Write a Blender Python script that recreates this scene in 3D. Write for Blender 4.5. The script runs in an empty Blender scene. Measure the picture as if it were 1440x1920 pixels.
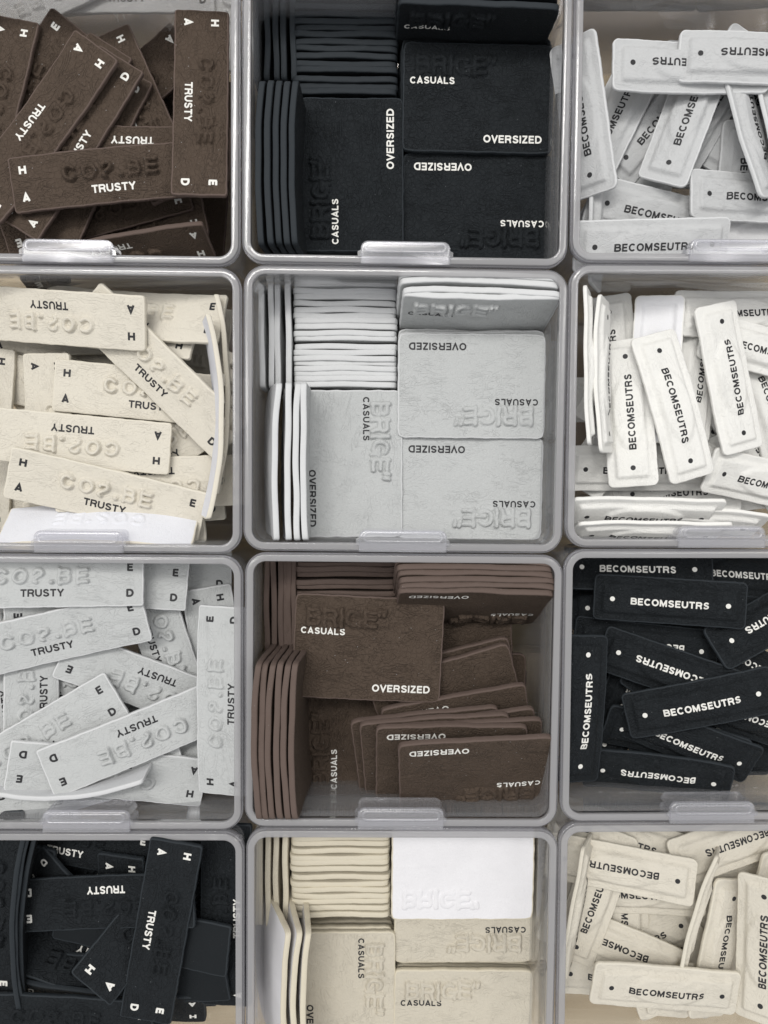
import bpy, math, random
import numpy as np
from mathutils import Matrix, Vector
random.seed(7)
U = 0.001            # everything is laid out in millimetres and stored in metres
RIM = 72.0           # height of the box rims above the table
sc = bpy.context.scene
COL = sc.collection

# ---------------------------------------------------------------- camera
F_PX, CX, CY = 1442.0, 720.0, 960.0
CAM = np.array([39.145, -62.38, 237.9])
AX, AY, AZ = -0.05478, -0.01871, 0.00535
def rot3(ax, ay, az):
    return np.array(Matrix.Rotation(az, 3, 'Z') @ Matrix.Rotation(ay, 3, 'Y') @ Matrix.Rotation(ax, 3, 'X'))
CR = rot3(AX, AY, AZ)
cam = bpy.data.cameras.new('camera'); camo = bpy.data.objects.new('camera', cam); COL.objects.link(camo)
cam.sensor_fit = 'HORIZONTAL'; cam.sensor_width = 36.0; cam.lens = 36.0 * F_PX / 1440.0
cam.clip_start = 0.01; cam.clip_end = 20.0
m4 = Matrix([list(r) + [0] for r in CR.tolist()] + [[0, 0, 0, 1]])
camo.matrix_world = Matrix.Translation(Vector((CAM[0]*U, CAM[1]*U, (CAM[2]+RIM)*U))) @ m4
sc.camera = camo

# ---------------------------------------------------------------- room light
w = bpy.data.worlds.new("World"); sc.world = w; w.use_nodes = True
wn = w.node_tree.nodes; wl = w.node_tree.links
bg = wn['Background']; bg.inputs['Color'].default_value = (0.97, 0.975, 1.0, 1); bg.inputs['Strength'].default_value = 0.53
def ceiling_panel(name, x, y, z, sx, sy, power, aim=(0.04, -0.06, 0.07), col=(1.0, 0.98, 0.95)):
    l = bpy.data.lights.new(name, 'AREA'); l.shape = 'RECTANGLE'; l.size = sx; l.size_y = sy; l.energy = power; l.color = col
    o = bpy.data.objects.new(name, l); COL.objects.link(o); o.location = (x, y, z)
    d = Vector(aim) - Vector((x, y, z)); o.rotation_euler = d.to_track_quat('-Z', 'Y').to_euler()
ceiling_panel('ceiling_panel_light', -0.3, 0.85, 2.1, 1.2, 0.3, 26)
ceiling_panel('ceiling_panel_light', -1.1, 0.25, 2.1, 0.3, 1.2, 10)
ceiling_panel('ceiling_panel_light', 1.3, 0.5, 2.1, 0.3, 1.2, 6)
sc.view_settings.view_transform = 'Standard'; sc.view_settings.look = 'None'
sc.view_settings.exposure = 0.0; sc.view_settings.gamma = 1.0
sc.cycles.max_bounces = 8; sc.cycles.transparent_max_bounces = 16; sc.cycles.glossy_bounces = 3; sc.cycles.diffuse_bounces = 3

def P(px, py, z=0.0):
    """point (mm, z relative to the rims) seen at photograph pixel px,py on the level z"""
    d = CR @ np.array([(px-CX)/F_PX, -(py-CY)/F_PX, -1.0])
    t = (z-CAM[2])/d[2]
    return CAM + d*t

# ---------------------------------------------------------------- materials
def new_mat(name):
    m = bpy.data.materials.new(name); m.use_nodes = True
    nt = m.node_tree; return m, nt.nodes, nt.links, nt.nodes['Principled BSDF']
def node(N, t, **kw):
    n = N.new(t)
    for k, v in kw.items():
        if k in n.inputs: n.inputs[k].default_value = v
        else: setattr(n, k, v)
    return n
def mathn(N, L, op, a, b=None, c=None, clamp=False):
    n = N.new('ShaderNodeMath'); n.operation = op; n.use_clamp = clamp
    for i, v in enumerate((a, b, c)):
        if v is None: continue
        if isinstance(v, (int, float)): n.inputs[i].default_value = v
        else: L.new(v, n.inputs[i])
    return n.outputs[0]
def coords(N, L):
    tc = N.new('ShaderNodeTexCoord'); oi = N.new('ShaderNodeObjectInfo')
    s = N.new('ShaderNodeVectorMath'); s.operation = 'SCALE'; s.inputs['Scale'].default_value = 1/U; L.new(tc.outputs['Object'], s.inputs[0])
    o = N.new('ShaderNodeVectorMath'); o.operation = 'SCALE'; o.inputs['Scale'].default_value = 300.0; L.new(oi.outputs['Color'], o.inputs[0])
    a = N.new('ShaderNodeVectorMath'); a.operation = 'ADD'; L.new(s.outputs[0], a.inputs[0]); L.new(o.outputs[0], a.inputs[1])
    return a.outputs[0], oi
def noise(N, L, vec, scale, detail=3, rough=0.5, dist=0.0):
    n = N.new('ShaderNodeTexNoise'); L.new(vec, n.inputs['Vector'])
    n.inputs['Scale'].default_value = scale; n.inputs['Detail'].default_value = detail
    n.inputs['Roughness'].default_value = rough; n.inputs['Distortion'].default_value = dist
    return n.outputs['Fac']
def ramp01(N, L, v, lo, hi):
    n = N.new('ShaderNodeMapRange'); n.interpolation_type = 'SMOOTHSTEP'; L.new(v, n.inputs[0])
    n.inputs[1].default_value = lo; n.inputs[2].default_value = hi; return n.outputs[0]

def rubber(name, col, dust=0.0, dustcol=(0.6, 0.6, 0.6), crease=1.0, grain=1.0, rough=0.8, spec=0.25, mottle=0.06, cold=None):
    m, N, L, B = new_mat(name)
    v, oi = coords(N, L)
    # creases: thin level lines of a warped noise, present in patches, like pressed hide
    va = N.new('ShaderNodeMapping'); va.inputs['Scale'].default_value = (0.62, 1.35, 1.0); L.new(v, va.inputs[0]); va = va.outputs[0]
    n1 = noise(N, L, va, 0.09, 2.5, 0.5, 0.5)
    k = mathn(N, L, 'PINGPONG', mathn(N, L, 'MULTIPLY', n1, 19.0), 0.5)
    line = ramp01(N, L, k, 0.0, 0.16)
    n1b = noise(N, L, va, 0.30, 2.0, 0.5, 0.8)
    k2 = mathn(N, L, 'PINGPONG', mathn(N, L, 'MULTIPLY', n1b, 7.0), 0.5)
    line2 = ramp01(N, L, k2, 0.0, 0.10)
    mask = ramp01(N, L, noise(N, L, v, 0.11, 2.0), 0.42, 0.58)
    mask2 = ramp01(N, L, noise(N, L, v, 0.16, 1.0), 0.46, 0.6)
    inv = mathn(N, L, 'MULTIPLY', mathn(N, L, 'SUBTRACT', 1.0, line), mask)
    inv2 = mathn(N, L, 'MULTIPLY', mathn(N, L, 'SUBTRACT', 1.0, line2), mask2)
    fine = noise(N, L, v, 2.6, 3.0, 0.6)
    med = noise(N, L, v, 0.55, 3.0, 0.55, 0.4)
    h = mathn(N, L, 'ADD', mathn(N, L, 'MULTIPLY', inv, -0.75*crease), mathn(N, L, 'MULTIPLY', inv2, -0.7*crease))
    h = mathn(N, L, 'ADD', h, mathn(N, L, 'MULTIPLY', fine, 0.85*grain))
    vc = N.new('ShaderNodeTexVoronoi'); vc.feature = 'DISTANCE_TO_EDGE'; vc.inputs['Scale'].default_value = 0.62
    wv = N.new('ShaderNodeTexNoise'); wv.inputs['Scale'].default_value = 0.7; L.new(v, wv.inputs['Vector'])
    ws = N.new('ShaderNodeVectorMath'); ws.operation = 'MULTIPLY_ADD'; L.new(wv.outputs['Color'], ws.inputs[0]); ws.inputs[1].default_value = (2.4, 2.4, 2.4); L.new(v, ws.inputs[2]); L.new(ws.outputs[0], vc.inputs['Vector'])
    h = mathn(N, L, 'ADD', h, mathn(N, L, 'MULTIPLY', ramp01(N, L, vc.outputs['Distance'], 0.0, 0.16), 0.5*crease))
    h = mathn(N, L, 'ADD', h, mathn(N, L, 'MULTIPLY', med, 0.55))
    bu = N.new('ShaderNodeBump'); bu.inputs['Strength'].default_value = 1.0; bu.inputs['Distance'].default_value = 0.16*U
    L.new(h, bu.inputs['Height']); L.new(bu.outputs[0], B.inputs['Normal'])
    # colour: faint mottling, worn lint
    mot = noise(N, L, v, 0.22, 4.0, 0.6)
    gr = noise(N, L, v, 5.0, 2.0, 0.7)
    f = mathn(N, L, 'ADD', mathn(N, L, 'MULTIPLY', mot, mottle), mathn(N, L, 'MULTIPLY', gr, mottle*1.6))
    f = mathn(N, L, 'ADD', f, 1.0 - mottle*1.3)
    mx = N.new('ShaderNodeVectorMath'); mx.operation = 'SCALE'; mx.inputs[0].default_value = col[:3]; L.new(f, mx.inputs['Scale'])
    out = mx.outputs[0]
    if dust:
        vo = N.new('ShaderNodeTexVoronoi'); vo.inputs['Scale'].default_value = 0.33; L.new(v, vo.inputs['Vector'])
        sp = mathn(N, L, 'LESS_THAN', vo.outputs['Distance'], 0.045)
        vo2 = N.new('ShaderNodeTexVoronoi'); vo2.inputs['Scale'].default_value = 1.1; L.new(v, vo2.inputs['Vector'])
        sp2 = mathn(N, L, 'MULTIPLY', mathn(N, L, 'LESS_THAN', vo2.outputs['Distance'], 0.09), ramp01(N, L, noise(N, L, v, 0.3, 2.0), 0.5, 0.62))
        s = mathn(N, L, 'ADD', mathn(N, L, 'MULTIPLY', sp, dust), mathn(N, L, 'MULTIPLY', sp2, dust*0.45), clamp=True)
        mi = N.new('ShaderNodeMix'); mi.data_type = 'RGBA'; L.new(s, mi.inputs[0]); L.new(out, mi.inputs[6]); mi.inputs[7].default_value = (*dustcol, 1)
        out = mi.outputs[2]
    L.new(out, B.inputs['Base Color'])
    B.inputs['Roughness'].default_value = rough; B.inputs['Specular IOR Level'].default_value = spec
    return m

def s2l(r, g, b):
    f = lambda c: (c/255/12.92) if c/255 <= 0.04045 else ((c/255+0.055)/1.055)**2.4
    return (f(r), f(g), f(b))
def rubber_set(name, front, back, edge, dust=0.0, crease=1.0, dustcol=(0.6,0.6,0.6)):
    return (rubber(name+'_rubber', s2l(*front), dust, dustcol, crease),
            rubber(name+'_backing', s2l(*back), dust*0.5, dustcol, 0.15, 1.0, mottle=0.08),
            rubber(name+'_cut_edge', s2l(*edge), dust*0.3, dustcol, 0.0, 0.8, 0.7))
RUB = {
 'brown': rubber_set('brown', (79, 67, 57), (80, 69, 61), (98, 84, 77), 0.5, 1.7),
 'black': rubber_set('black', (27, 31, 34), (24, 28, 31), (43, 48, 52), 0.35, 1.9, (0.3, 0.32, 0.33)),
 'grey':  rubber_set('grey', (190, 192, 191), (204, 205, 206), (210, 211, 211), 0.12, 0.62, (0.2,0.2,0.2)),
 'pale grey': rubber_set('pale_grey', (195, 196, 196), (212, 212, 212), (212, 213, 213), 0.15, 0.5, (0.15,0.15,0.15)),
 'white': rubber_set('white', (235, 234, 229), (236, 236, 238), (236, 235, 230), 0.0, 0.5),
 'cream': rubber_set('cream', (217, 211, 197), (226, 227, 232), (221, 215, 200), 0.1, 0.6, (0.2,0.18,0.15)),
 'beige': rubber_set('beige', (204, 197, 181), (232, 231, 233), (212, 204, 184), 0.0, 0.7),
 'ivory': rubber_set('ivory', (215, 209, 195), (222, 217, 205), (218, 212, 197), 0.1, 0.55, (0.2,0.18,0.15)),
}
def ink(name, col):
    m, N, L, B = new_mat(name); v, oi = coords(N, L)
    g = noise(N, L, v, 3.0, 3.0, 0.6)
    mx = N.new('ShaderNodeVectorMath'); mx.operation = 'SCALE'; mx.inputs[0].default_value = col
    L.new(mathn(N, L, 'ADD', mathn(N, L, 'MULTIPLY', g, 0.25), 0.87), mx.inputs['Scale']); L.new(mx.outputs[0], B.inputs['Base Color'])
    B.inputs['Roughness'].default_value = 0.55; B.inputs['Specular IOR Level'].default_value = 0.3
    return m
INK_W = ink('white_print', (0.80, 0.79, 0.74)); INK_K = ink('black_print', (0.028, 0.028, 0.03))
INK = {'brown': INK_W, 'black': INK_W}

def clear_plastic(name, tint, body, bodycol, rough=0.04, streak=0.0, ior=1.49, minspec=0.0):
    m, N, L, B = new_mat(name)
    out = N['Material Output']
    tr = node(N, 'ShaderNodeBsdfTransparent'); tr.inputs['Color'].default_value = (*tint, 1)
    df = B; df.inputs['Base Color'].default_value = (*bodycol, 1); df.inputs['Roughness'].default_value = 0.5; df.inputs['Specular IOR Level'].default_value = 0.2
    gl = N.new('ShaderNodeBsdfGlossy'); gl.inputs['Roughness'].default_value = rough; gl.inputs['Color'].default_value = (0.96, 0.96, 0.96, 1)
    m1 = N.new('ShaderNodeMixShader'); m1.inputs[0].default_value = body; L.new(tr.outputs[0], m1.inputs[1]); L.new(df.outputs[0], m1.inputs[2])
    fr = N.new('ShaderNodeFresnel'); geo = N.new('ShaderNodeNewGeometry')     # thin sheet: the same reflectance from both sides
    L.new(mathn(N, L, 'ADD', mathn(N, L, 'MULTIPLY', geo.outputs['Backfacing'], 1/ior-ior), ior), fr.inputs['IOR'])
    m2 = N.new('ShaderNodeMixShader'); L.new(mathn(N, L, 'MAXIMUM', fr.outputs[0], minspec), m2.inputs[0]); L.new(m1.outputs[0], m2.inputs[1]); L.new(gl.outputs[0], m2.inputs[2])
    L.new(m2.outputs[0], out.inputs['Surface'])
    tc = N.new('ShaderNodeTexCoord')
    s = N.new('ShaderNodeVectorMath'); s.operation = 'SCALE'; s.inputs['Scale'].default_value = 1/U; L.new(tc.outputs['Object'], s.inputs[0])
    if streak:
        n = noise(N, L, s.outputs[0], 0.35, 4.0, 0.6, 1.0); n2 = noise(N, L, s.outputs[0], 2.2, 3.0, 0.6)
        h = mathn(N, L, 'ADD', n, mathn(N, L, 'MULTIPLY', n2, 0.35))
        bu = N.new('ShaderNodeBump'); bu.inputs['Strength'].default_value = 1.0; bu.inputs['Distance'].default_value = streak*U
        L.new(h, bu.inputs['Height'])
        for nn in (gl, df): L.new(bu.outputs[0], nn.inputs['Normal'])
        L.new(bu.outputs[0], fr.inputs['Normal'])
    return m
M_RIM = clear_plastic('clear_plastic_rim', (0.92, 0.92, 0.92), 0.56, s2l(182, 181, 182), 0.10, 0.03)
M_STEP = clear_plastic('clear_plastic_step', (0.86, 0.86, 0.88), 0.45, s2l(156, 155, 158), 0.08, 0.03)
M_WALL = clear_plastic('clear_plastic_wall', (0.965, 0.965, 0.97), 0.14, s2l(208, 209, 211), 0.02)
M_BASE = clear_plastic('clear_plastic_base', (0.93, 0.93, 0.95), 0.12, s2l(190, 190, 195), 0.05)
M_LATCH = clear_plastic('clear_plastic_latch', (0.95, 0.95, 0.97), 0.13, s2l(228, 228, 229), 0.20, 0.0, minspec=0.10)

m, N, L, B = new_mat('pale_pine')
tc = N.new('ShaderNodeTexCoord'); mp = N.new('ShaderNodeMapping'); mp.inputs['Scale'].default_value = (6, 90, 6); L.new(tc.outputs['Object'], mp.inputs[0])
g1 = noise(N, L, mp.outputs[0], 1.0, 5.0, 0.6, 0.6)
mp2 = N.new('ShaderNodeMapping'); mp2.inputs['Scale'].default_value = (25, 900, 25); L.new(tc.outputs['Object'], mp2.inputs[0])
g2 = noise(N, L, mp2.outputs[0], 1.0, 3.0, 0.6)
cr = N.new('ShaderNodeValToRGB'); cr.color_ramp.elements[0].color = (*s2l(200, 178, 140), 1); cr.color_ramp.elements[0].position = 0.3
cr.color_ramp.elements[1].color = (*s2l(234, 216, 182), 1); cr.color_ramp.elements[1].position = 0.7
L.new(mathn(N, L, 'ADD', mathn(N, L, 'MULTIPLY', g1, 0.8), mathn(N, L, 'MULTIPLY', g2, 0.2)), cr.inputs[0]); L.new(cr.outputs[0], B.inputs['Base Color'])
B.inputs['Roughness'].default_value = 0.5
M_WOOD = m

# ---------------------------------------------------------------- mesh helpers
def mesh(name, V, Fc, mats, fm=None, smooth=True):
    me = bpy.data.meshes.new(name)
    me.from_pydata((np.asarray(V, float)*U).tolist(), [], [list(map(int, f)) for f in Fc])
    for mm in mats: me.materials.append(mm)
    if fm is not None: me.polygons.foreach_set('material_index', np.asarray(fm, dtype=np.int32))
    if smooth: me.polygons.foreach_set('use_smooth', np.ones(len(me.polygons), dtype=bool))
    me.update(); return me
def link(name, me, parent=None, mats=None, color=None):
    o = bpy.data.objects.new(name, me); COL.objects.link(o)
    if parent: o.parent = parent
    if color: o.color = color
    if mats:
        for i, mm in enumerate(mats):
            o.material_slots[i].link = 'OBJECT'; o.material_slots[i].material = mm
    return o
def info(o, label, cat, group=None):
    o['label'] = label; o['category'] = cat
    if group: o['group'] = group
def rrect(hx, hy, r, n=8):
    pts = []
    for cx, cy, a0 in ((hx-r, hy-r, 0), (-hx+r, hy-r, 90), (-hx+r, -hy+r, 180), (hx-r, -hy+r, 270)):
        for k in range(n+1):
            a = math.radians(a0 + 90*k/n); pts.append((cx+r*math.cos(a), cy+r*math.sin(a)))
    return pts
def loft(loops, close_section=True):
    """loops: rings of points (x,y,z) all the same length; neighbouring rings are bridged"""
    V = [p for lp in loops for p in lp]; n = len(loops[0]); Fc = []
    m_ = len(loops)
    for i in range(m_ if close_section else m_-1):
        a, b = i*n, ((i+1) % m_)*n
        for k in range(n):
            k2 = (k+1) % n; Fc.append((a+k, a+k2, b+k2, b+k))
    return V, Fc
def sstep(x): x = np.clip(x, 0, 1); return x*x*(3-2*x)

# ---------------------------------------------------------------- stroke lettering
def arc(cx, cy, rx, ry, a0, a1, n=8):
    return [(cx+rx*math.cos(math.radians(a0+(a1-a0)*k/n)), cy+ry*math.sin(math.radians(a0+(a1-a0)*k/n))) for k in range(n+1)]
s_curve = arc(.42, .70, .30, .21, 25, 180, 8) + arc(.42, .70, .30, .21, 190, 255, 4)[:] + [(.42, .5)] + arc(.42, .30, .32, .21, 75, -60, 8) + arc(.42, .30, .32, .21, -75, -155, 5)
S_PTS = [(.72,.74),(.64,.86),(.50,.91),(.33,.90),(.20,.83),(.16,.71),(.22,.60),(.36,.54),(.52,.49),(.68,.42),(.74,.30),(.69,.17),(.55,.10),(.38,.09),(.22,.14),(.12,.28)]
GL = {
 'A': (.92, [[(.09, 0), (.46, .93), (.83, 0)], [(.22, .27), (.70, .27)]]),
 'B': (.84, [[(.10, 0), (.10, 1)], [(.10, .91), (.50, .91)] + arc(.50, .725, .20, .185, 80, -80, 6) + [(.10, .54)], [(.10, .54), (.52, .54)] + arc(.53, .315, .22, .225, 80, -80, 6) + [(.10, .09)]]),
 'C': (.92, [arc(.48, .5, .38, .41, 42, 318, 16)]),
 'D': (.90, [[(.10, 0), (.10, 1)], [(.10, .91), (.38, .91)] + arc(.40, .5, .40, .41, 80, -80, 10) + [(.38, .09), (.10, .09)]]),
 'E': (.76, [[(.10, 0), (.10, 1)], [(.10, .91), (.72, .91)], [(.10, .51), (.66, .51)], [(.10, .09), (.73, .09)]]),
 'G': (.96, [arc(.49, .5, .39, .41, 45, 330, 16) + [(.84, .44)], [(.50, .42), (.92, .42)], [(.84, .44), (.84, .02)]]),
 'H': (.88, [[(.10, 0), (.10, 1)], [(.78, 0), (.78, 1)], [(.10, .52), (.78, .52)]]),
 'I': (.22, [[(.11, 0), (.11, 1)]]),
 'L': (.70, [[(.10, 0), (.10, 1)], [(.10, .09), (.68, .09)]]),
 'M': (1.0, [[(.10, 0), (.10, 1)], [(.90, 0), (.90, 1)], [(.13, .93), (.50, .14), (.87, .93)]]),
 'O': (.98, [arc(.49, .5, .39, .41, 0, 360, 22)]),
 'R': (.88, [[(.10, 0), (.10, 1)], [(.10, .91), (.54, .91)] + arc(.54, .70, .22, .21, 80, -80, 6) + [(.10, .49)], [(.50, .47), (.68, .36), (.76, 0)]]),
 'S': (.86, [S_PTS]),
 'T': (.80, [[(.40, 0), (.40, 1)], [(0, .91), (.80, .91)]]),
 'U': (.88, [[(.10, 1), (.10, .42)] + arc(.44, .42, .34, .33, 190, 350, 10) + [(.78, .42), (.78, 1)]]),
 'V': (.88, [[(.07, 1), (.44, .07), (.81, 1)]]),
 'Y': (.88, [[(.07, 1), (.44, .46), (.81, 1)], [(.44, .48), (.44, 0)]]),
 'Z': (.80, [[(.05, .91), (.72, .91)], [(.66, .90), (.12, .10)], [(.04, .09), (.76, .09)]]),
 '2': (.82, [[(.10, .72), (.16, .86), (.34, .92), (.56, .88), (.64, .74), (.58, .58), (.36, .44), (.16, .30), (.10, .14), (.22, .08)]]),
 '.': (.22, [[(.08, .10), (.14, .10)]]),
 '"': (.50, [[(.12, 1.0), (.12, .92), (.06, .74)], [(.40, 1.0), (.40, .92), (.34, .74)]]),
 "'": (.3, [[(.10, 1.0), (.10, .70)]]),
}
def layout(text, size, cx, cy, space):
    """stroke polylines (mm) of text centred on cx,cy"""
    wtot = sum(GL[c][0]*size for c in text) + space*size*(len(text)-1)
    x = cx - wtot/2; out = []
    for c in text:
        adv, st = GL[c]
        for s in st: out.append([(x+p[0]*size, cy-size/2+p[1]*size) for p in s])
        x += adv*size + space*size
    return out
def densify(pl, step):
    o = [pl[0]]
    for a, b in zip(pl[:-1], pl[1:]):
        n = max(1, int(math.ceil(math.dist(a, b)/step)))
        for k in range(1, n+1): o.append((a[0]+(b[0]-a[0])*k/n, a[1]+(b[1]-a[1])*k/n))
    return o
def ribbons(strokes, hw, zf, lift=0.05, dots=()):
    V, Fc = [], []
    for si, pl in enumerate(strokes):
        pl = densify(pl, 0.7); n = len(pl)
        closed = math.dist(pl[0], pl[-1]) < 1e-6
        if closed: pl = pl[:-1]; n -= 1
        base = len(V)
        for i, p in enumerate(pl):
            a = pl[(i-1) % n] if (closed or i > 0) else None; b = pl[(i+1) % n] if (closed or i < n-1) else None
            d1 = np.array(p)-np.array(a) if a is not None else None; d2 = np.array(b)-np.array(p) if b is not None else None
            if d1 is None: d1 = d2
            if d2 is None: d2 = d1
            d1 = d1/np.linalg.norm(d1); d2 = d2/np.linalg.norm(d2)
            nn = np.array([-(d1+d2)[1], (d1+d2)[0]]); ln = np.linalg.norm(nn)
            nn = nn/ln if ln > 1e-6 else np.array([-d1[1], d1[0]])
            c = max(0.45, abs(float(np.dot(nn, [-d1[1], d1[0]]))))
            for sgn in (1, -1):
                q = np.array(p)+sgn*nn*hw/c; V.append((q[0], q[1], lift+0.004*(si % 7)))
        for i in range(n if closed else n-1):
            j = (i+1) % n; Fc.append((base+2*i+1, base+2*j+1, base+2*j, base+2*i))
    for (x, y, r) in dots:
        b = len(V); V.append((x, y, lift))
        for k in range(20): V.append((x+r*math.cos(k*math.pi/10), y+r*math.sin(k*math.pi/10), lift))
        for k in range(20): Fc.append((b, b+1+k, b+1+(k+1) % 20))
    V = np.array(V); V[:, 2] += zf(V[:, 0], V[:, 1])
    return V, Fc
def seg_dist(X, Y, strokes):
    d = np.full(X.shape, 1e9)
    for pl in strokes:
        for a, b in zip(pl[:-1], pl[1:]):
            ax, ay = a; bx, by = b; L2 = (bx-ax)**2+(by-ay)**2+1e-9
            t = np.clip(((X-ax)*(bx-ax)+(Y-ay)*(by-ay))/L2, 0, 1)
            d = np.minimum(d, np.hypot(X-ax-t*(bx-ax), Y-ay-t*(by-ay)))
    return d

# ---------------------------------------------------------------- patches (three designs)
SPEC = {'strip': dict(hx=31.0, hy=8.4, t=1.6, r=1.1, step=1.5),
        'card': dict(hx=24.6, hy=17.3, t=1.9, r=2.3, step=1.7),
        'framed': dict(hx=24.6, hy=7.9, t=1.25, r=1.9, step=0.5)}
def height_fns(kind, sag, seed):
    sp = SPEC[kind]; rs = random.Random(seed*31+int(sag*10)+len(kind))
    ph = [rs.uniform(0, 6.28) for _ in range(6)]; am = rs.uniform(0.6, 1.2)
    hx, hy, t = sp['hx'], sp['hy'], sp['t']
    def base(x, y):
        z = sag*(x/hx)**2 + am*0.16*np.sin(x*0.16+ph[0])*np.cos(y*0.21+ph[1]) + 0.10*am*np.sin(x*0.33+y*0.25+ph[2])
        if kind == 'card': z = z + 0.13*am*np.sin(x*0.09+ph[3])*np.sin(y*0.10+ph[4])
        if kind == 'framed':
            ex = np.abs(x)-(hx-2.6-1.0); ey = np.abs(y)-(hy-2.4-1.0)
            d = 1.0-(np.hypot(np.maximum(ex, 0), np.maximum(ey, 0))+np.minimum(np.maximum(ex, ey), 0))
            z = z + 1.15*sstep(d/1.0+0.1)
            rho = np.sqrt((x/12.5)**2+(y/5.0)**2)
            z = z + 0.75*sstep((1.0-rho)*4.6+0.3)
        return z
    def top(x, y): return base(x, y)+t
    return base, top
def edge_axis(h, step):
    e = [0, 0.07, 0.22, 0.48, 0.9]; n = max(4, int(round((2*h-1.8)/step)))
    inner = np.linspace(-h+0.9, h-0.9, n+1)
    return np.array([-h+v for v in e[:-1]] + list(inner) + [h-v for v in reversed(e[:-1])])
def body_mesh(kind, sag, seed, rb=0.42):
    sp = SPEC[kind]; hx, hy, t, r = sp['hx'], sp['hy'], sp['t'], sp['r']
    base, top = height_fns(kind, sag, seed); rs = random.Random(seed+99)
    ph = [rs.uniform(0, 6.28) for _ in range(8)]
    xs, ys = edge_axis(hx, sp['step']), edge_axis(hy, sp['step'])
    X, Y = np.meshgrid(xs, ys, indexing='ij')
    D = np.minimum(hx-np.abs(X), hy-np.abs(Y))             # distance to the straight edge
    ax_, ay_ = np.abs(X)-(hx-r), np.abs(Y)-(hy-r)          # corners: square to disc
    c = (ax_ > 0) & (ay_ > 0)
    m_ = np.maximum(ax_, ay_); e_ = np.hypot(ax_, ay_); k = np.where(c, m_/np.maximum(e_, 1e-9), 1.0)
    X2 = np.where(c, np.sign(X)*((hx-r)+ax_*k), X); Y2 = np.where(c, np.sign(Y)*((hy-r)+ay_*k), Y)
    wob = {'strip': 0.06, 'card': 0.07, 'framed': 0.04}[kind]*np.clip(1-D/3.0, 0, 1)
    X3 = X2+wob*(np.sin(Y2*0.9+ph[0])+0.6*np.sin(Y2*2.3+ph[1])); Y3 = Y2+wob*(np.sin(X2*0.7+ph[2])+0.7*np.sin(X2*1.9+ph[3])+0.5*np.sin(X2*4.1+ph[4]))
    q = np.clip(1-D/rb, 0, 1); drop = rb*(1-np.sqrt(1-q*q+1e-9))
    drop = np.where(q >= 1-1e-6, rb, drop)
    ZT = top(X2, Y2)-drop; ZB = base(X2, Y2)+drop*0.55
    nx, ny = X.shape; idx = np.arange(nx*ny).reshape(nx, ny)
    V = np.concatenate([np.stack([X3, Y3, ZT], -1).reshape(-1, 3), np.stack([X3, Y3, ZB], -1).reshape(-1, 3)])
    a, b, cc, d = idx[:-1, :-1].ravel(), idx[1:, :-1].ravel(), idx[1:, 1:].ravel(), idx[:-1, 1:].ravel()
    Ft = np.stack([a, b, cc, d], -1); Fb = np.stack([d, cc, b, a], -1)+nx*ny
    ring = list(idx[:, 0])+list(idx[-1, 1:])+list(idx[-2::-1, -1])+list(idx[0, -2:0:-1]); n = len(ring); off = nx*ny
    Fs = [(ring[i]+off, ring[(i+1) % n]+off, ring[(i+1) % n], ring[i]) for i in range(n)]
    nt = len(Ft); qt = q[:-1, :-1]; 
    edge = (np.maximum.reduce([q[:-1, :-1], q[1:, :-1], q[1:, 1:], q[:-1, 1:]]) > 0.35).ravel()
    fm = list(np.where(edge, 2, 0))+list(np.where(edge, 2, 1))+[2]*len(Fs)
    return mesh(kind+'_body', V, list(Ft)+list(Fb)+Fs, [RUB['grey'][0], RUB['grey'][1], RUB['grey'][2]], fm)
def emboss_mesh(kind, sag, seed, text, size, cx, cy, space, hw, H, back=False, step=0.27):
    base, top = height_fns(kind, sag, seed)
    st = layout(text, size, cx, cy, space); H = H*[1.05, 0.85, 1.2][seed % 3]
    xs_ = [p[0] for s in st for p in s]; ys_ = [p[1] for s in st for p in s]
    xs = np.arange(min(xs_)-1.6, max(xs_)+1.6, step); ys = np.arange(min(ys_)-1.6, max(ys_)+1.6, step)
    X, Y = np.meshgrid(xs, ys, indexing='ij')
    wx = X+0.10*np.sin(Y*1.7+seed); wy = Y+0.10*np.sin(X*1.3+seed*2)
    d = seg_dist(wx, wy, st)
    h = H*sstep((hw+0.45-d)/0.65)*(0.85+0.25*np.sin(X*0.5+seed))
    keep = h > 0.004
    Z = (base(X, Y)-h-0.004) if back else (top(X, Y)+h+0.004)
    nx, ny = X.shape; idx = np.arange(nx*ny).reshape(nx, ny)
    kc = keep[:-1, :-1] | keep[1:, :-1] | keep[1:, 1:] | keep[:-1, 1:]
    a, b, c, e = idx[:-1, :-1][kc], idx[1:, :-1][kc], idx[1:, 1:][kc], idx[:-1, 1:][kc]
    Fc = np.stack([e, c, b, a] if back else [a, b, c, e], -1)
    used = np.unique(Fc); mp_ = np.full(nx*ny, -1); mp_[used] = np.arange(len(used))
    V = np.stack([X, Y, Z], -1).reshape(-1, 3)[used]
    return mesh('embossed_word', V, mp_[Fc], [RUB['grey'][1 if back else 0]])
_cache = {}
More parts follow.
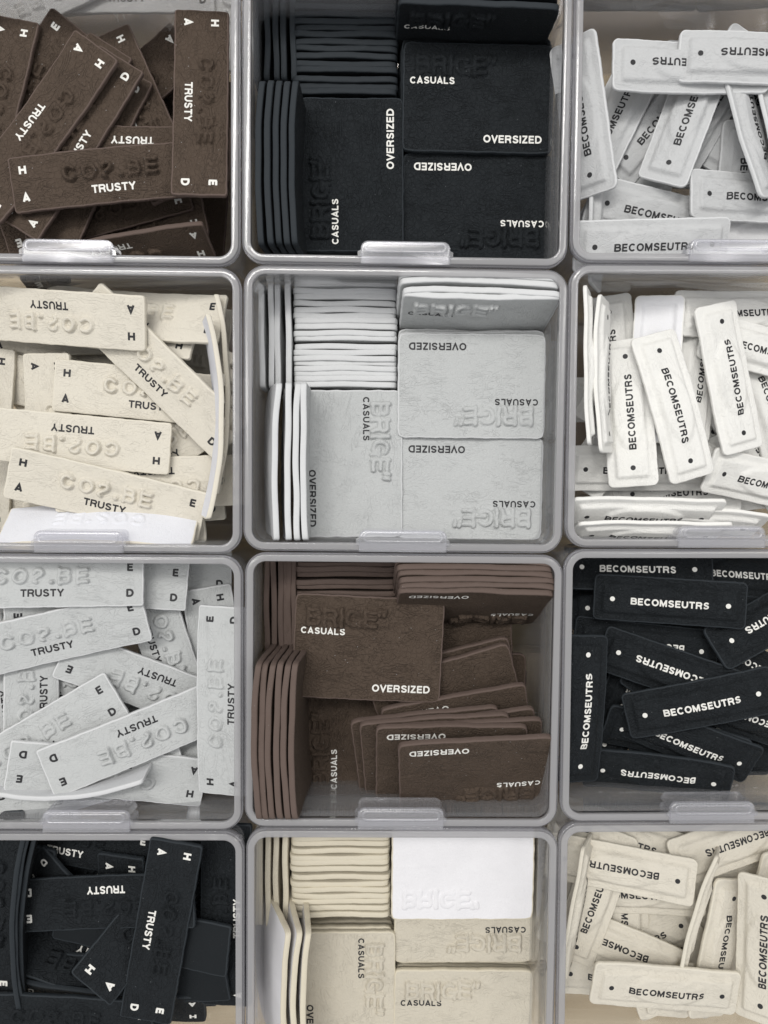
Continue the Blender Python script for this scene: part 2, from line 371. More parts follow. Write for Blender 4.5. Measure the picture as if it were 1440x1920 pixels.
def parts_of(kind, sag, seed):
    """[(name, mesh, material role)]"""
    key = (kind, sag, seed)
    if key in _cache: return _cache[key]
    base, top = height_fns(kind, sag, seed); out = [('body', body_mesh(kind, sag, seed), 'body')]
    def pr(name, text, size, cx, cy, sp, w):
        V, Fc = ribbons(layout(text, size, cx, cy, sp), size*w*0.51, zf)
        out.append((name, mesh(name, V, Fc, [INK_K], smooth=False), 'ink'))
    if kind == 'strip':
        st = layout('CO2.BE', 4.6, -0.6, 1.55, 0.33); hw = 0.42
        out.append(('embossed_word', emboss_mesh(kind, sag, seed, 'CO2.BE', 4.6, -0.6, 1.55, 0.33, 0.46, 1.3), 'front'))
        zf = lambda x, y: top(x, y)
        pr('printed_word', 'TRUSTY', 2.35, -0.2, -3.75, 0.11, 0.215)
        for ch, sx, sy in (('H', -1, 1), ('A', -1, -1), ('E', 1, 1), ('D', 1, -1)):
            pr('printed_letter', ch, 2.4, sx*26.8, sy*4.1, 0, 0.27)
    elif kind == 'card':
        # heavy outlined word, two printed words
        out.append(('embossed_word', emboss_mesh(kind, sag, seed, 'BRIGE"', 5.6, -25+3.0+14.6, 17.5-7.6, 0.10, 0.60, 1.3), 'front'))
        H_ = 0.0
        st = layout('BRIGE"', 5.6, -25+3.0+14.6, 17.5-7.6, 0.10)
        zf = lambda x, y: top(x, y)+np.where(y > 3, 1.3*[1.05, 0.85, 1.2][seed % 3]*sstep((0.60+0.45-seg_dist(x, y, st))/0.65), 0)+0.02
        pr('printed_word', 'CASUALS', 2.1, -25+3.4+6.6, 17.5-12.3, 0.14, 0.21)
        pr('printed_word', 'OVERSIZED', 2.37, 25-3.9-9.6, -17.5+4.6, 0.125, 0.21)
    else:
        zf = lambda x, y: top(x, y)
        V, Fc = ribbons(layout('BECOMSEUTRS', 2.25, 0, -0.55, 0.155), 2.25*0.114, zf, 0.06)
        out.append(('printed_word', mesh('printed_word', V, Fc, [INK_K], smooth=False), 'ink'))
        for sx in (-18.5, 18.5):
            V, Fc = ribbons([], 0, zf, 0.06, [(sx, -0.2, 0.82)])
            out.append(('printed_dot', mesh('printed_dot', V, Fc, [INK_K], smooth=False), 'ink'))
    _cache[key] = out
    return out
_back = {}
def back_word(kind, sag, seed):
    key = (kind, sag, seed)
    if key not in _back:
        _back[key] = emboss_mesh(kind, sag, seed, 'BRIGE"', 5.6, -7.4, 9.9, 0.10, 0.62, 0.4, True) if kind == 'card' else emboss_mesh(kind, sag, seed, 'CO2.BE', 4.6, -0.6, 1.55, 0.33, 0.42, 0.45, True)
    return _back[key]
NAMES = {'strip': 'strip_patch', 'card': 'card_patch', 'framed': 'framed_patch'}
def add_patch(kind, colour, M, label, group, sag=0.0, seed=0, back=False, bare=False):
    """M: 4x4 placing the patch's own axes (x along the words, y up, z out of the face), mm"""
    rc = (random.random(), random.random(), random.random(), 1)
    M = M.copy(); M.translation = M.translation*U
    mats = RUB[colour] if not (bare and colour == 'beige' and 'edge' in label) else (RUB[colour][0], RUB[colour][2], RUB[colour][2])
    inkm = INK.get(colour, INK_K)
    if bare:
        o = link(NAMES[kind], parts_of(kind, sag, seed)[0][1], None, mats, rc)
        o.matrix_world = M; info(o, label, 'patch', group); return o
    root = bpy.data.objects.new(NAMES[kind], None); COL.objects.link(root); root.empty_display_size = 0.01
    root.matrix_world = M; info(root, label, 'patch', group)
    for nm, me, role in parts_of(kind, sag, seed):
        link(nm, me, root, mats if role == 'body' else [mats[0]] if role == 'front' else [inkm], rc)
    if back: link('embossed_word', back_word(kind, sag, seed), root, [mats[1]], rc)
    return root
def frame(ex, ey, n, loc):
    return Matrix(((ex[0], ey[0], n[0], loc[0]), (ex[1], ey[1], n[1], loc[1]), (ex[2], ey[2], n[2], loc[2]+RIM), (0, 0, 0, 1)))
def unit(v): v = np.asarray(v, float); return v/np.linalg.norm(v)

# ---------------------------------------------------------------- table top
V, Fc = [], []
tt = mesh('tabletop', [(-900, -700, -25), (1000, -700, -25), (1000, 600, -25), (-900, 600, -25), (-900, -700, 0), (1000, -700, 0), (1000, 600, 0), (-900, 600, 0)],
          [(3, 2, 1, 0), (4, 5, 6, 7), (0, 1, 5, 4), (1, 2, 6, 5), (2, 3, 7, 6), (3, 0, 4, 7)], [M_WOOD], smooth=False)
o = link('tabletop', tt); o['kind'] = 'structure'

# ---------------------------------------------------------------- storage boxes
PX_, PY_ = 100.0, 87.87
HX, HY = 49.75, 43.7
def box_meshes():
    n = 10
    # (inset from the outer outline, z) round the rim's section, z relative to the rim
    sec = [(2.75, -2.4), (2.75, -0.35), (2.63, -0.08), (2.4, 0.0), (0.85, 0.0), (0.68, -0.08), (0.55, -0.3)]
    sec2 = [(0.55, -0.3), (0.5, -0.75), (0.13, -0.8), (0.0, -0.95), (0.0, -3.4), (0.15, -3.6), (1.1, -3.6), (1.2, -2.4), (2.75, -2.4)]
    full = sec+sec2[1:-1]
    loops = [[(x, y, z) for x, y in rrect(HX-i, HY-i, 6.6-i, n)] for i, z in full]
    V, Fc = loft(loops); npt = len(loops[0]); fm = [0 if (f//npt) < 6 else 1 for f in range(len(Fc))]
    rim = mesh('rim', V, [tuple(reversed(f)) for f in Fc], [M_RIM, M_STEP], fm)
    wall_sec = [(1.2, -2.4), (1.3, -20), (2.1, -69), (2.9, -71.2), (4.3, -71.9)]
    wall_in = [(5.7, -70.2), (4.4, -69.7), (3.5, -68.0), (2.75, -20), (2.65, -2.4)]
    loops = [[(x, y, z) for x, y in rrect(HX-i, HY-i, 6.6-min(i, 4.4), n)] for i, z in wall_sec+wall_in]
    V, Fc = loft(loops)
    wall = mesh('wall', V, [tuple(reversed(f)) for f in Fc], [M_WALL])
    o1 = [(x, y, -71.7) for x, y in rrect(HX-4.3, HY-4.3, 2.2, n)]; o2 = [(x, y, -70.3) for x, y in rrect(HX-5.7, HY-5.7, 2.2, n)]
    k = len(o1); base = mesh('base', o1+o2, [tuple(reversed(range(k))), tuple(range(k, 2*k))], [M_BASE], smooth=False)
    return rim, wall, base
def latch_mesh():
    """clip on the front rim: a plate with rounded inner corners, a pressed loop and a skirt hanging inside"""
    w, y0, y1, r = 13.6, -HY+0.1, -HY+6.9, 2.2
    def outline(ins, rr):
        W, Y1 = w-ins, y1-ins; rr = max(0.3, rr-ins); pts = [(-W, y0+ins*0.3)]
        for k in range(7):
            a = math.radians(180-90*k/6); pts.append((-W+rr+rr*math.cos(a), Y1-rr+rr*math.sin(a)))
        for k in range(7):
            a = math.radians(90-90*k/6); pts.append((W-rr+rr*math.cos(a), Y1-rr+rr*math.sin(a)))
        pts.append((W, y0+ins*0.3)); return pts
    V, Fc = [], []
    def add(loops, capfirst=False, caplast=False, closed=True):
        b = len(V); n = len(loops[0])
        for lp in loops: V.extend(lp)
        for i in range(len(loops)-1):
            for k in range(n if closed else n-1):
                k2 = (k+1) % n; Fc.append((b+i*n+k, b+(i+1)*n+k, b+(i+1)*n+k2, b+i*n+k2))
        if capfirst: Fc.append(tuple(b+k for k in range(n)))
        if caplast: Fc.append(tuple(b+(len(loops)-1)*n+k for k in reversed(range(n))))
    # plate
    prof = [(0.5, 0.05), (0.0, 0.35), (0.0, 0.8), (0.06, 1.1), (0.22, 1.33), (0.45, 1.46), (0.75, 1.5)]
    add([[(x, y, z) for x, y in outline(i, r)] for i, z in prof], capfirst=True, caplast=True)
    # raised loop on the plate
    def rr(hx, hy, r_, cy, z): return [(x, y+cy, z) for x, y in rrect(hx, hy, r_, 5)]
    cy = y1-2.1
    add([rr(12.5, 1.75, 1.7, cy, 1.49), rr(12.45, 1.7, 1.6, cy, 1.95), rr(12.2, 1.45, 1.4, cy, 2.15), rr(11.9, 1.15, 1.1, cy, 2.15), rr(11.6, .9, .85, cy, 1.95), rr(11.5, .8, .8, cy, 1.52)])
    # skirt (open U following the inner outline)
    so = outline(0.0, r)[1:-1]; si = outline(0.9, r)[1:-1]
    n = len(so)
    ring = so+list(reversed(si))
    add([[(x, y, z) for x, y in ring] for z in (0.3, -6.6, -7.0)], capfirst=True, caplast=True)
    # small end brackets
    for s in (-1, 1):
        a = [(s*(w-0.3), y1-4.6), (s*(w+0.9), y1-4.6), (s*(w+0.9), y1-3.2), (s*(w-0.3), y1-2.6)]
        add([[(x, y, z) for x, y in a] for z in (0.9, -3.5, -5.5)], capfirst=True, caplast=True)
    me = mesh('latch', V, Fc, [M_LATCH], smooth=True)
    import bmesh
    bm = bmesh.new(); bm.from_mesh(me); bmesh.ops.recalc_face_normals(bm, faces=bm.faces); bm.to_mesh(me); bm.free()
    me.set_sharp_from_angle(angle=math.radians(50))
    return me
RIMM, WALLM, BASEM = box_meshes(); LATCHM = latch_mesh()
def box_at(i, j, label, latch_x=0.0):
    """i column 0..2, j row (0 is the row above the top one in view)"""
    dy = {0: -0.8, 1: -0.3, 2: 1.4}[i]; rz = {0: -0.25, 1: -0.35, 2: 0.15}[i]
    root = bpy.data.objects.new('storage_box', None); COL.objects.link(root); root.empty_display_size = 0.02
    root.location = ((-50+100*i)*U, (PY_*(1.5-j)+dy)*U, 0); root.rotation_euler.z = math.radians(rz)
    info(root, label, 'storage box', 'clear storage boxes set edge to edge')
    for nm, me in (('rim', RIMM), ('wall', WALLM), ('base', BASEM), ('latch', LATCHM)):
        o = link(nm, me, root); o.location = (latch_x*U if nm == 'latch' else 0, 0, RIM*U)
    return root
WHERE = {(i, j): (('top', 'second', 'third', 'bottom')[j-1]+' row, '+('left', 'middle', 'right')[i]) for i in range(3) for j in range(1, 5)}
WHAT = {(0,1): 'loose brown strip patches', (1,1): 'neatly stacked black card patches', (2,1): 'loose pale grey framed patches',
        (0,2): 'loose cream strip patches', (1,2): 'neatly stacked light grey card patches', (2,2): 'loose bright white framed patches',
        (0,3): 'loose light grey strip patches', (1,3): 'fanned-out brown card patches', (2,3): 'loose black framed patches',
        (0,4): 'loose black strip patches', (1,4): 'stacked beige card patches', (2,4): 'loose ivory framed patches'}
LX = {(0,1): -1.8, (0,2): 0.0, (0,3): 1.0, (1,3): -0.3, (1,2): -0.2, (2,2): -1.0, (2,3): -1.5}
for (i, j), t in WHAT.items():
    box_at(i, j, 'clear plastic box holding %s, %s' % (t, WHERE[(i, j)]), LX.get((i, j), 0))
box_at(0, 0, 'clear box beyond the loose brown patches, its white patches showing through the wall')
box_at(1, 0, 'clear box beyond the stacked black card patches at the top edge')
box_at(2, 0, 'clear box beyond the pale grey framed patches, dark patches showing through the wall')

class Pile:
    """a box's loose patches: each new one comes to rest on the ones below it"""
    def __init__(s, i, j, base):
        s.cx, s.cy = -50+100*i, PY_*(1.5-j); s.st = 0.8
        s.n, s.m = int(130/s.st), int(116/s.st); s.H = np.full((s.n, s.m), float(base))
    def idx(s, x, y):
        return (np.clip(((x-s.cx+65)/s.st).astype(int), 0, s.n-1), np.clip(((y-s.cy+58)/s.st).astype(int), 0, s.m-1))
    def stamp(s, loc, ex, ey, n, hx, hy, t):
        u, v = np.meshgrid(np.arange(-hx, hx+.1, 0.5), np.arange(-hy, hy+.1, 0.5), indexing='ij')
        x = loc[0]+u*ex[0]+v*ey[0]+n[0]*t; y = loc[1]+u*ex[1]+v*ey[1]+n[1]*t; z = loc[2]+u*ex[2]+v*ey[2]+n[2]*t
        np.maximum.at(s.H, s.idx(x.ravel(), y.ravel()), z.ravel())
def direction(px, py, ang, z):
    a = math.radians(ang); d = P(px+40*math.cos(a), py-40*math.sin(a), z)-P(px, py, z); return unit(d)
def rest(pile, kind, px, py, ang, extra=0.0):
    sp = SPEC[kind]; hx, hy, t = sp['hx'], sp['hy'], sp['t']
    u, v = np.meshgrid(np.linspace(-hx, hx, 33), np.linspace(-hy, hy, 11), indexing='ij'); u = u.ravel(); v = v.ravel()
    z = -15.0; bb, cc = 0.0, 0.0
    for it in range(4):
        c = P(px, py, z); du = direction(px, py, ang, z); dv = np.array([-du[1], du[0], 0])
        x = c[0]+u*du[0]+v*dv[0]; y = c[1]+u*du[1]+v*dv[1]
        out = (np.abs(x-pile.cx) > 47) | (np.abs(y-pile.cy) > 41.5)
        h = pile.H[pile.idx(x, y)]; h = np.where(out, -99, h)
        rb_, rc_, b0, c0 = 0.22, 0.35, 0.0, 0.0
        for lv in range(4):
            B_, C_ = np.meshgrid(np.linspace(b0-rb_, b0+rb_, 11), np.linspace(c0-rc_, c0+rc_, 11), indexing='ij')
            B_ = np.clip(B_, -0.2, 0.2).ravel(); C_ = np.clip(C_, -0.32, 0.32).ravel()
            cost = (h[None]-B_[:, None]*u[None]-C_[:, None]*v[None]).max(1)+1.5*np.abs(B_)+0.8*np.abs(C_)
            k = int(cost.argmin()); b0, c0 = B_[k], C_[k]; rb_ *= 0.25; rc_ *= 0.25
        z = float((h-b0*u-c0*v).max())+0.15+extra; bb, cc = b0, c0
    ex = unit(du+np.array([0, 0, bb])); n = unit(np.cross(ex, dv+np.array([0, 0, cc]))); ey = np.cross(n, ex)
    return np.array([c[0], c[1], z]), ex, ey, n
def tilted(px, py, ang, z, roll=0.0, pitch=0.0):
    c = P(px, py, z); du = direction(px, py, ang, z); dv = np.array([-du[1], du[0], 0]); k = np.array([0, 0, 1.0])
    p, r = math.radians(pitch), math.radians(roll)
    ex = du*math.cos(p)+k*math.sin(p); n0 = np.cross(ex, dv)
    ey = dv*math.cos(r)+n0*math.sin(r); n = np.cross(ex, ey)
    return c, ex, ey, n
LOG = []
def fill(box, kind, colour, base, items, nfill, fseed, sub=''):
    i, j = box; pile = Pile(i, j, base); rs = random.Random(fseed); sp = SPEC[kind]
    word = {'strip': 'strip patch', 'framed': 'framed patch'}[kind]; gr = 'loose %s %ses' % (colour, word)
    for k in range(nfill):
        a = rs.choice([0, 90, 30, 150, 60, 120])+rs.uniform(-12, 12); q = math.radians(a)
        ex_ = abs(math.cos(q))*sp['hx']+abs(math.sin(q))*sp['hy']; ey_ = abs(math.sin(q))*sp['hx']+abs(math.cos(q))*sp['hy']
        x = pile.cx+(rs.choice([-1, 1])*rs.uniform(0.75, 1) if k % 2 else rs.uniform(-1, 1))*max(0, 45-ex_); y = pile.cy+(rs.uniform(-1, 1) if k % 2 else rs.choice([-1, 1])*rs.uniform(0.8, 1))*max(0, 39-ey_)
        px, py = project((x, y, -25))
        loc, ex, ey, n = rest(pile, kind, px, py, a)
        pile.stamp(loc, ex, ey, n, sp['hx'], sp['hy'], sp['t'])
        add_patch(kind, colour, frame(ex, ey, n, loc), '%s %s lying deep under the loose pile of its colour' % (colour, word), gr, seed=k % 2)
    for it in items:
        px, py, ang, lab = it[:4]; op = it[4] if len(it) > 4 else {}
        sag = op.get('sag', [0.3, 1.5, -1.3][(int(px)+int(py)) % 3]); seed = int(px+py) % 3
        if 'z' in op:
            loc, ex, ey, n = tilted(px, py, ang, op['z'], op.get('roll', 0), op.get('pitch', 0))
        else:
            loc, ex, ey, n = rest(pile, kind, px, py, ang, op.get('up', 0))
        if op.get('flip'):
            loc = loc+n*sp['t']; ey = -ey; n = -n
        if abs(op.get('roll', 0)) < 40:
            if op.get('flip'): pile.stamp(loc, ex, ey, n, sp['hx'], sp['hy'], 0)
            else: pile.stamp(loc, ex, ey, n, sp['hx'], sp['hy'], sp['t']+(1.0 if kind == 'framed' else 0.25))
        LOG.append((colour, word, lab[:30], round(float(loc[2]), 1)))
        add_patch(kind, colour, frame(ex, ey, n, loc), '%s %s %s' % (colour, word, lab), gr, sag=sag, seed=seed, back=bool(op.get('flip')) and kind == 'strip')
def project(p):
    c = CR.T @ (np.array(p, float)-CAM); return 720+F_PX*c[0]/-c[2], 960-F_PX*c[1]/-c[2]

fill((0, 1), 'strip', 'brown', -40, [
 (385, 330, 86, 'with its end showing in the lower right corner of the box'),
 (130, 440, 195, 'low down, only a letter H showing between two others near the clip'),
 (212, 425, 190, 'with letter H on its far right corner, second from the bottom edge'),
 (180, 393, 194.6, 'sloping just beneath the long level one, letter H at its right end'),
 (226, 192, 226, 'with one letter A showing left of the upright one'),
 (266, 217, 295, 'sloping down right behind the centre, H and A on top'),
 (37, 197, 55, 'with E and D on its top end, upper left'),
 (110, 237, 238, 'whose corner letter E points down at the lower left of the pile'),
 (166, 301, 66, 'standing below the long level one, H and A just above the clip'),
 (250, 290, 178, 'upside down, mostly hidden, above the long level one'),
 (132, 273, 59, 'with letter D near its right edge, under the big diagonal one'),
 (-9, 216, 258.5, 'cut by the left picture edge, A and H on top'),
 (78, 247, 235, 'big and diagonal, its whole word readable downwards, left of centre', {'up': 0.4}),
 (214, 331, 6.5, 'lying almost level across the front, its printed word fully readable'),
 (378, 199, 271.6, 'standing along the right wall with all four corner letters showing', {'sag': 0.9}),
 (215, 476, 191, 'leaning on its long edge beside the clip, lighter edge uppermost', {'z': -15, 'roll': -64}),
], 12, 11)
fill((0, 2), 'strip', 'cream', -34, [
 (252, 935, 2, 'deep in the lower right corner, only its plain end showing'),
 (220, 975, 183, 'at the bottom right with a single letter H on its corner'),
 (296, 850, 35, 'a dim triangle of it showing behind the diagonal one'),
 (200, 612, 172, 'with half a letter H showing under the upper right one'),
 (252, 595, -5.5, 'along the top right, ending at the right wall'),
 (97, 842, 271, 'standing near the left, letter A at its top left corner'),
 (290, 905, 182, 'upside down and low, its word half covered from above'),
 (285, 740, -5.5, 'in the middle with H over A on its left end'),
 (-22, 825, 265, 'standing at the left picture edge with H on its corner'),
 (137, 826, 175, 'upside down left of centre, A over H on its right end', {'up': 0.3}),
 (301, 698, 315.5, 'lying diagonally down to the right with its word readable'),
 (204, 926, -14, 'in front with H, A and E on its corners and strong relief', {'sag': 0.9}),
 (98, 595, 174, 'upside down across the top left, gently arched', {'sag': -2.5, 'up': 1}),
 (184, 984, 179, 'leaning by the clip and showing its smooth white back', {'z': -10, 'roll': 48, 'flip': 1, 'sag': 3.2}),
 (424, 745, 90, 'thin edge leaning behind another along the right wall', {'z': -12, 'roll': 98, 'sag': -3.4}),
 (406, 786, 90, 'bowed and standing on edge by the right wall, white back left', {'z': -6, 'roll': 107, 'sag': -4.2}),
], 12, 12)
fill((0, 3), 'strip', 'grey', -35, [
 (260, 1075, 0, 'deep at the top right, its end letter E barely showing'),
 (412, 1262, 278, 'standing in the upper right corner with H near its top'),
 (308, 1200, 287, 'slanting behind the right end of the wide upper one'),
 (-8, 1330, 96, 'standing at the far left edge, bowed, its relief letters showing'),
 (130, 1290, 300, 'deep at the left, a few letters of its word between two others'),
 (60, 1300, 88, 'standing upright at the left with its word reading upwards'),
 (170, 1087, -5, 'at the top with E and D, behind the upper left one'),
 (287, 1285, 156, 'in the middle with its word upside down, E far left'),
 (230, 1420, 10, 'low on the right, its letter E beside the upright one'),
 (168, 1462, 194, 'at the bottom with A and H beneath the big front one'),
 (96, 1192, 12, 'wide, sloping gently upward at upper left, letter D at its right end', {'up': 0.3}),
 (84, 1089, 0, 'along the top wall at upper left, relief word above the printed one'),
 (63, 1393, 30, 'sloping up rightwards at the left, E and D on its end'),
 (205, 1448, 170, 'low at the lower left, D over E on its left end'),
 (104, 1468, 0, 'strongly bowed and standing on edge along the bottom of the pile', {'z': -10, 'roll': 97, 'sag': -6.0}),
 (264, 1379, 200, 'big and upside down in front, D over E far left', {'up': 1.5}),
 (417, 1315, 90, 'standing tall against the right wall, relief letters reading upwards', {'z': -8, 'roll': -14, 'sag': -1.6}),
], 12, 13)
fill((0, 4), 'strip', 'black', -44, [
 (130, 1573, -6, 'along the top wall with only its printed word showing'),
 (60, 1720, 262, 'standing at the left with small end letters, below the diagonal ones'),
 (237, 1748, 270, 'standing at the top centre with A and H near its end'),
 (262, 1790, 261, 'below the top centre one, a single letter A showing'),
 (180, 1730, 140, 'slanting, its plain corner showing above the centre'),
 (262, 1830, 6, 'deep at the lower right, plain and dark', {'flip': 1}),
 (265, 1745, -5, 'low in the middle, turned over and plain', {'flip': 1}),
 (425, 1716, 90, 'dark and low along the right wall, its relief word reading upwards', {'z': -10, 'roll': -4}),
 (203, 1688, 187, 'upside down in the middle, its printed word bright and whole'),
 (300, 1690, 48, 'diagonal with letter H at its lower left corner', {'z': -12, 'pitch': -20}),
 (168, 1815, 160, 'on edge in the lower left, bowed, above the widest front ones', {'z': -16, 'roll': 50, 'sag': -2.0}),
 (304, 1742, 259.5, 'large and steep right of centre, its word reading downwards', {'z': -2.5, 'pitch': -3}),
 (212, 1880, 175, 'leaning along the front, A over H on its right end', {'z': -13, 'roll': -30, 'sag': -1.8}),
 (-10, 1692, 268, 'at the left picture edge with letter E near its bottom', {'z': -8}),
 (34, 1700, 268, 'third edge in from the left, standing bowed', {'z': -11, 'roll': 72, 'sag': -3.0}),
 (42, 1702, 268, 'fourth edge in from the left, standing bowed', {'z': -12, 'roll': 75, 'sag': -3.4}),
 (52, 1706, 267, 'fifth edge in from the left, standing bowed', {'z': -14, 'roll': 75, 'sag': -3.0}),
 (112, 1908, -3, 'cut by the picture bottom, letter E at its right end', {'z': -6}),
], 12, 14)
fill((2, 1), 'framed', 'pale grey', -31, [
 (1200, 235, 275, 'deep, a few letters showing left of the central one'),
 (1240, 215, 50, 'its rounded corner poking out left of the central one'),
 (1330, 200, 60, 'in shadow right of the central one, only a sliver showing'),
 (1115, 400, 88, 'low by the left wall beneath the leaning one', {'z': -20, 'roll': 60}),
 (1385, 375, 268, 'with a dot at its top end, right of the centre'),
 (1150, 232, 64, 'with its word end slanting up left of the centre'),
 (1235, 405, -12, 'sloping at the lower left, only the first letters readable'),
 (1450, 438, 2, 'turned over, cut off by the right edge above the clip', {'flip': 1}),
 (1421, 374, -1, 'lying level at the lower right with a dot before its word'),
 (1290, 210, 69, 'in the centre, tilted, its word reading up to the right', {'up': 0.6}),
 (1398, 235, 105, 'leaning on its side at the right, frame edge towards the centre', {'z': -12, 'roll': 38}),
 (1440, 225, 103, 'rough-edged and leaning, half out of the right edge', {'z': -14, 'roll': 50}),
 (1095, 222, 98, 'leaning by the left wall with the oval seen side on', {'z': -13, 'roll': -38}),
 (1222, 460, 1.5, 'at the very front, its word touching the rim', {'z': -7, 'roll': 14}),
 (1290, 130, 179, 'upside down along the back, partly covered by another', {'z': -9}),
 (1420, 112, 177, 'upside down on top at the back right', {'z': -6}),
], 12, 21)
fill((2, 2), 'framed', 'white', -36, [
 (1440, 770, 290, 'slanting at the right edge, only its lower frame showing'),
 (1196, 877, 0, 'lying level behind the two left upright ones near the bottom'),
 (1150, 690, 93, 'plain end showing at the upper left beside the edge-on pair'),
 (1302, 690, 80, 'small part with one dot behind, between the centre and right ones'),
 (1385, 590, 3, 'lying level at the upper right, the middle of its word showing'),
 (1430, 658, -12, 'sloping under the level one at the right edge'),
 (1432, 903, -12, 'sloping at the lower right, its word running off the picture'),
 (1228, 692, 84, 'turned over to show a sunken rectangle on its back', {'flip': 1}),
 (1178, 775, 91.6, 'leftmost of the three large ones, its word reading upwards'),
 (1262, 762, 284.6, 'middle of the three large ones, its word reading downwards', {'up': 0.4}),
 (1363, 710, 102, 'rightmost of the three large ones, word reading up to the left', {'up': 0.4}),
 (1122, 706, 91, 'standing on edge, second from the left wall', {'z': -10, 'roll': 62}),
 (1098, 690, 91, 'standing on edge against the left wall', {'z': -8, 'roll': 70}),
 (1285, 972, -2, 'leaning behind the front pair, last letters of its word at the right', {'z': -13, 'roll': 58}),
 (1205, 958, -1, 'leaning in front with its top edge bright and the word foreshortened', {'z': -9, 'roll': 52}),
 (1215, 990, -0.5, 'frontmost, nearly upright against the front wall', {'z': -9, 'roll': 68}),
], 12, 22)
fill((2, 3), 'framed', 'black', -36, [
 (1200, 1142, 0, 'deep at the left behind the top one, a dull dot showing'),
 (1440, 1105, 190, 'in the upper right corner, mostly dark'),
 (1385, 1078, -5, 'in the back right corner, almost wholly dark'),
 (1210, 1210, 175, 'deep in the middle with a half-hidden dot'),
 (1193, 1067, 0, 'along the back wall with its word and both dots above the others'),
 (1385, 1335, 160, 'at the right, part of its word upside down and sloping'),
 (1262, 1382, -13, 'with letters showing only between the centre and bottom ones'),
 (1290, 1388, -21, 'slanting down to the right, its corner near the lower right'),
 (1257, 1257, 162, 'slanting, upside down, dot at its left end, above the centre one'),
 (1449, 1157, 205, 'sloping up to the right edge, upside down, with one dot'),
 (1230, 1447, 176, 'lowest of all, lying level and upside down', {'up': 0.5}),
 (1253, 1126, -2, 'lying level near the top with word and both dots clear', {'up': 0.5}),
 (1312, 1318, 14, 'across the centre on top, sloping gently upwards', {'up': 0.6}),
 (1090, 1330, 86, 'standing along the left wall, its word reading upwards', {'z': -9, 'roll': 12}),
], 12, 23)
fill((2, 4), 'framed', 'ivory', -33, [
 (1172, 1720, 268, 'deep, just two letters showing below the upper one'),
 (1180, 1668, 5, 'a plain strip of it below the upper left one'),
 (1170, 1828, 0, 'low at the left, two letters showing beside the front one'),
 (1160, 1570, -14, 'along the back wall, the middle of its word cut by the rim'),
 (1375, 1580, 192, 'upside down and sloping at the back right'),
 (1443, 1702, 88, 'plain, standing at the right edge of the picture'),
 (1145, 1766, 163, 'upside down and slanting, dot near its right end, left of centre'),
 (1112, 1680, 71, 'leaning at the left, its word reading steeply upwards'),
 (1346, 1774, 258, 'right of centre, its word reading steeply downwards'),
 (1298, 1715, 74, 'seen along its edge, leaning between centre and right', {'z': -14, 'roll': 60}),
 (1161, 1626, 174, 'upside down on top at the upper left, one dot at its right', {'up': 0.5}),
 (1073, 1705, 80, 'narrow edge leaning by the left wall', {'z': -13, 'roll': 64}),
 (1245, 1848, -4.4, 'lying level in front with its word and both dots', {'z': -8, 'roll': 6}),
 (1430, 1775, 88, 'tipped up at the right edge, word reading upwards', {'z': -6, 'roll': -34}),
], 12, 24)

# patches in the row beyond, seen through the back walls
def through(kind, colour, lst):
    for px, py, ang, z, lab in lst:
        loc, ex, ey, n = tilted(px, py, ang, z)
        add_patch(kind, colour, frame(ex, ey, n, loc), '%s %s patch %s' % (colour, kind, lab), 'patches in the boxes beyond the top row')
through('strip', 'white', [(90, -10, 4, -52, 'low behind the clear wall at the top left'), (240, -18, 0, -48, 'with its word showing faintly through the clear wall above the brown ones'),
  (100, -12, 205, -45, 'slanting behind the clear wall above the brown ones'), (440, -30, 90, -50, 'seen faintly through the clear wall at the corner of the brown box'),
  (-30, -5, 80, -47, 'at the far top left, seen through the clear wall')])
through('framed', 'black', [(1180, -20, 0, -50, 'dark behind the back wall of the pale grey box'), (1430, -25, 3, -48, 'dark behind the back wall, at the top right corner'),
  (1300, -60, 20, -44, 'slanting and dark behind the back wall of the pale grey box')])

# ---------------------------------------------------------------- stacked cards
ORD = ['first', 'second', 'third', 'fourth', 'fifth', 'sixth', 'seventh', 'eighth', 'ninth', 'tenth', 'eleventh', 'twelfth', 'thirteenth', 'fourteenth', 'fifteenth', 'sixteenth', 'seventeenth', 'eighteenth', 'nineteenth', 'twentieth']
def stand(colour, px, py, ztop, run, tall, lean, label, group, sag=0.0, upside=False, face=(0, 0), flip=False, yaw=0.0, seed=0, bare=False, slope=0.0):
    """a card standing on edge. run 'x'/'y': which way its top edge runs in the picture; tall: its height in mm;
    lean: degrees its top leans (towards +x for run y, towards +y for run x)"""
    top = P(px, py, ztop)
    a = math.radians(yaw+(0 if run == 'x' else 90)); eh = np.array([math.cos(a), math.sin(a), 0]); side = np.array([math.sin(a), -math.cos(a), 0])  # faces the viewer for run x, right for run y
    ln = math.radians(lean); lv = -side if run == 'x' else side
    up = unit(np.array([0, 0, 1])*math.cos(ln)+lv*math.sin(ln))
    sl = math.radians(slope); eh, up = eh*math.cos(sl)+up*math.sin(sl), up*math.cos(sl)-eh*math.sin(sl)
    c = top-up*tall/2
    if tall < 40: ex, ey = (eh, up) if not upside else (-eh, -up)
    else: ex, ey = (up, -eh) if not upside else (-up, eh)
    n = np.cross(ex, ey)
    if flip: ey = -ey; n = -n
    c = c-n*0.95
    add_patch('card', colour, frame(ex, ey, n, c), label, group, sag=sag, seed=seed, bare=bare, back=flip)
def flat(colour, px, py, ang, z, label, group, sag=0.0, roll=0, pitch=0, flip=False, seed=0, bare=False):
    loc, ex, ey, n = tilted(px, py, ang, z, roll, pitch)
    if flip: ey = -ey; n = -n; 
    add_patch('card', colour, frame(ex, ey, n, loc), label, group, sag=sag, seed=seed, back=flip, bare=bare)
rj = random.Random(5)
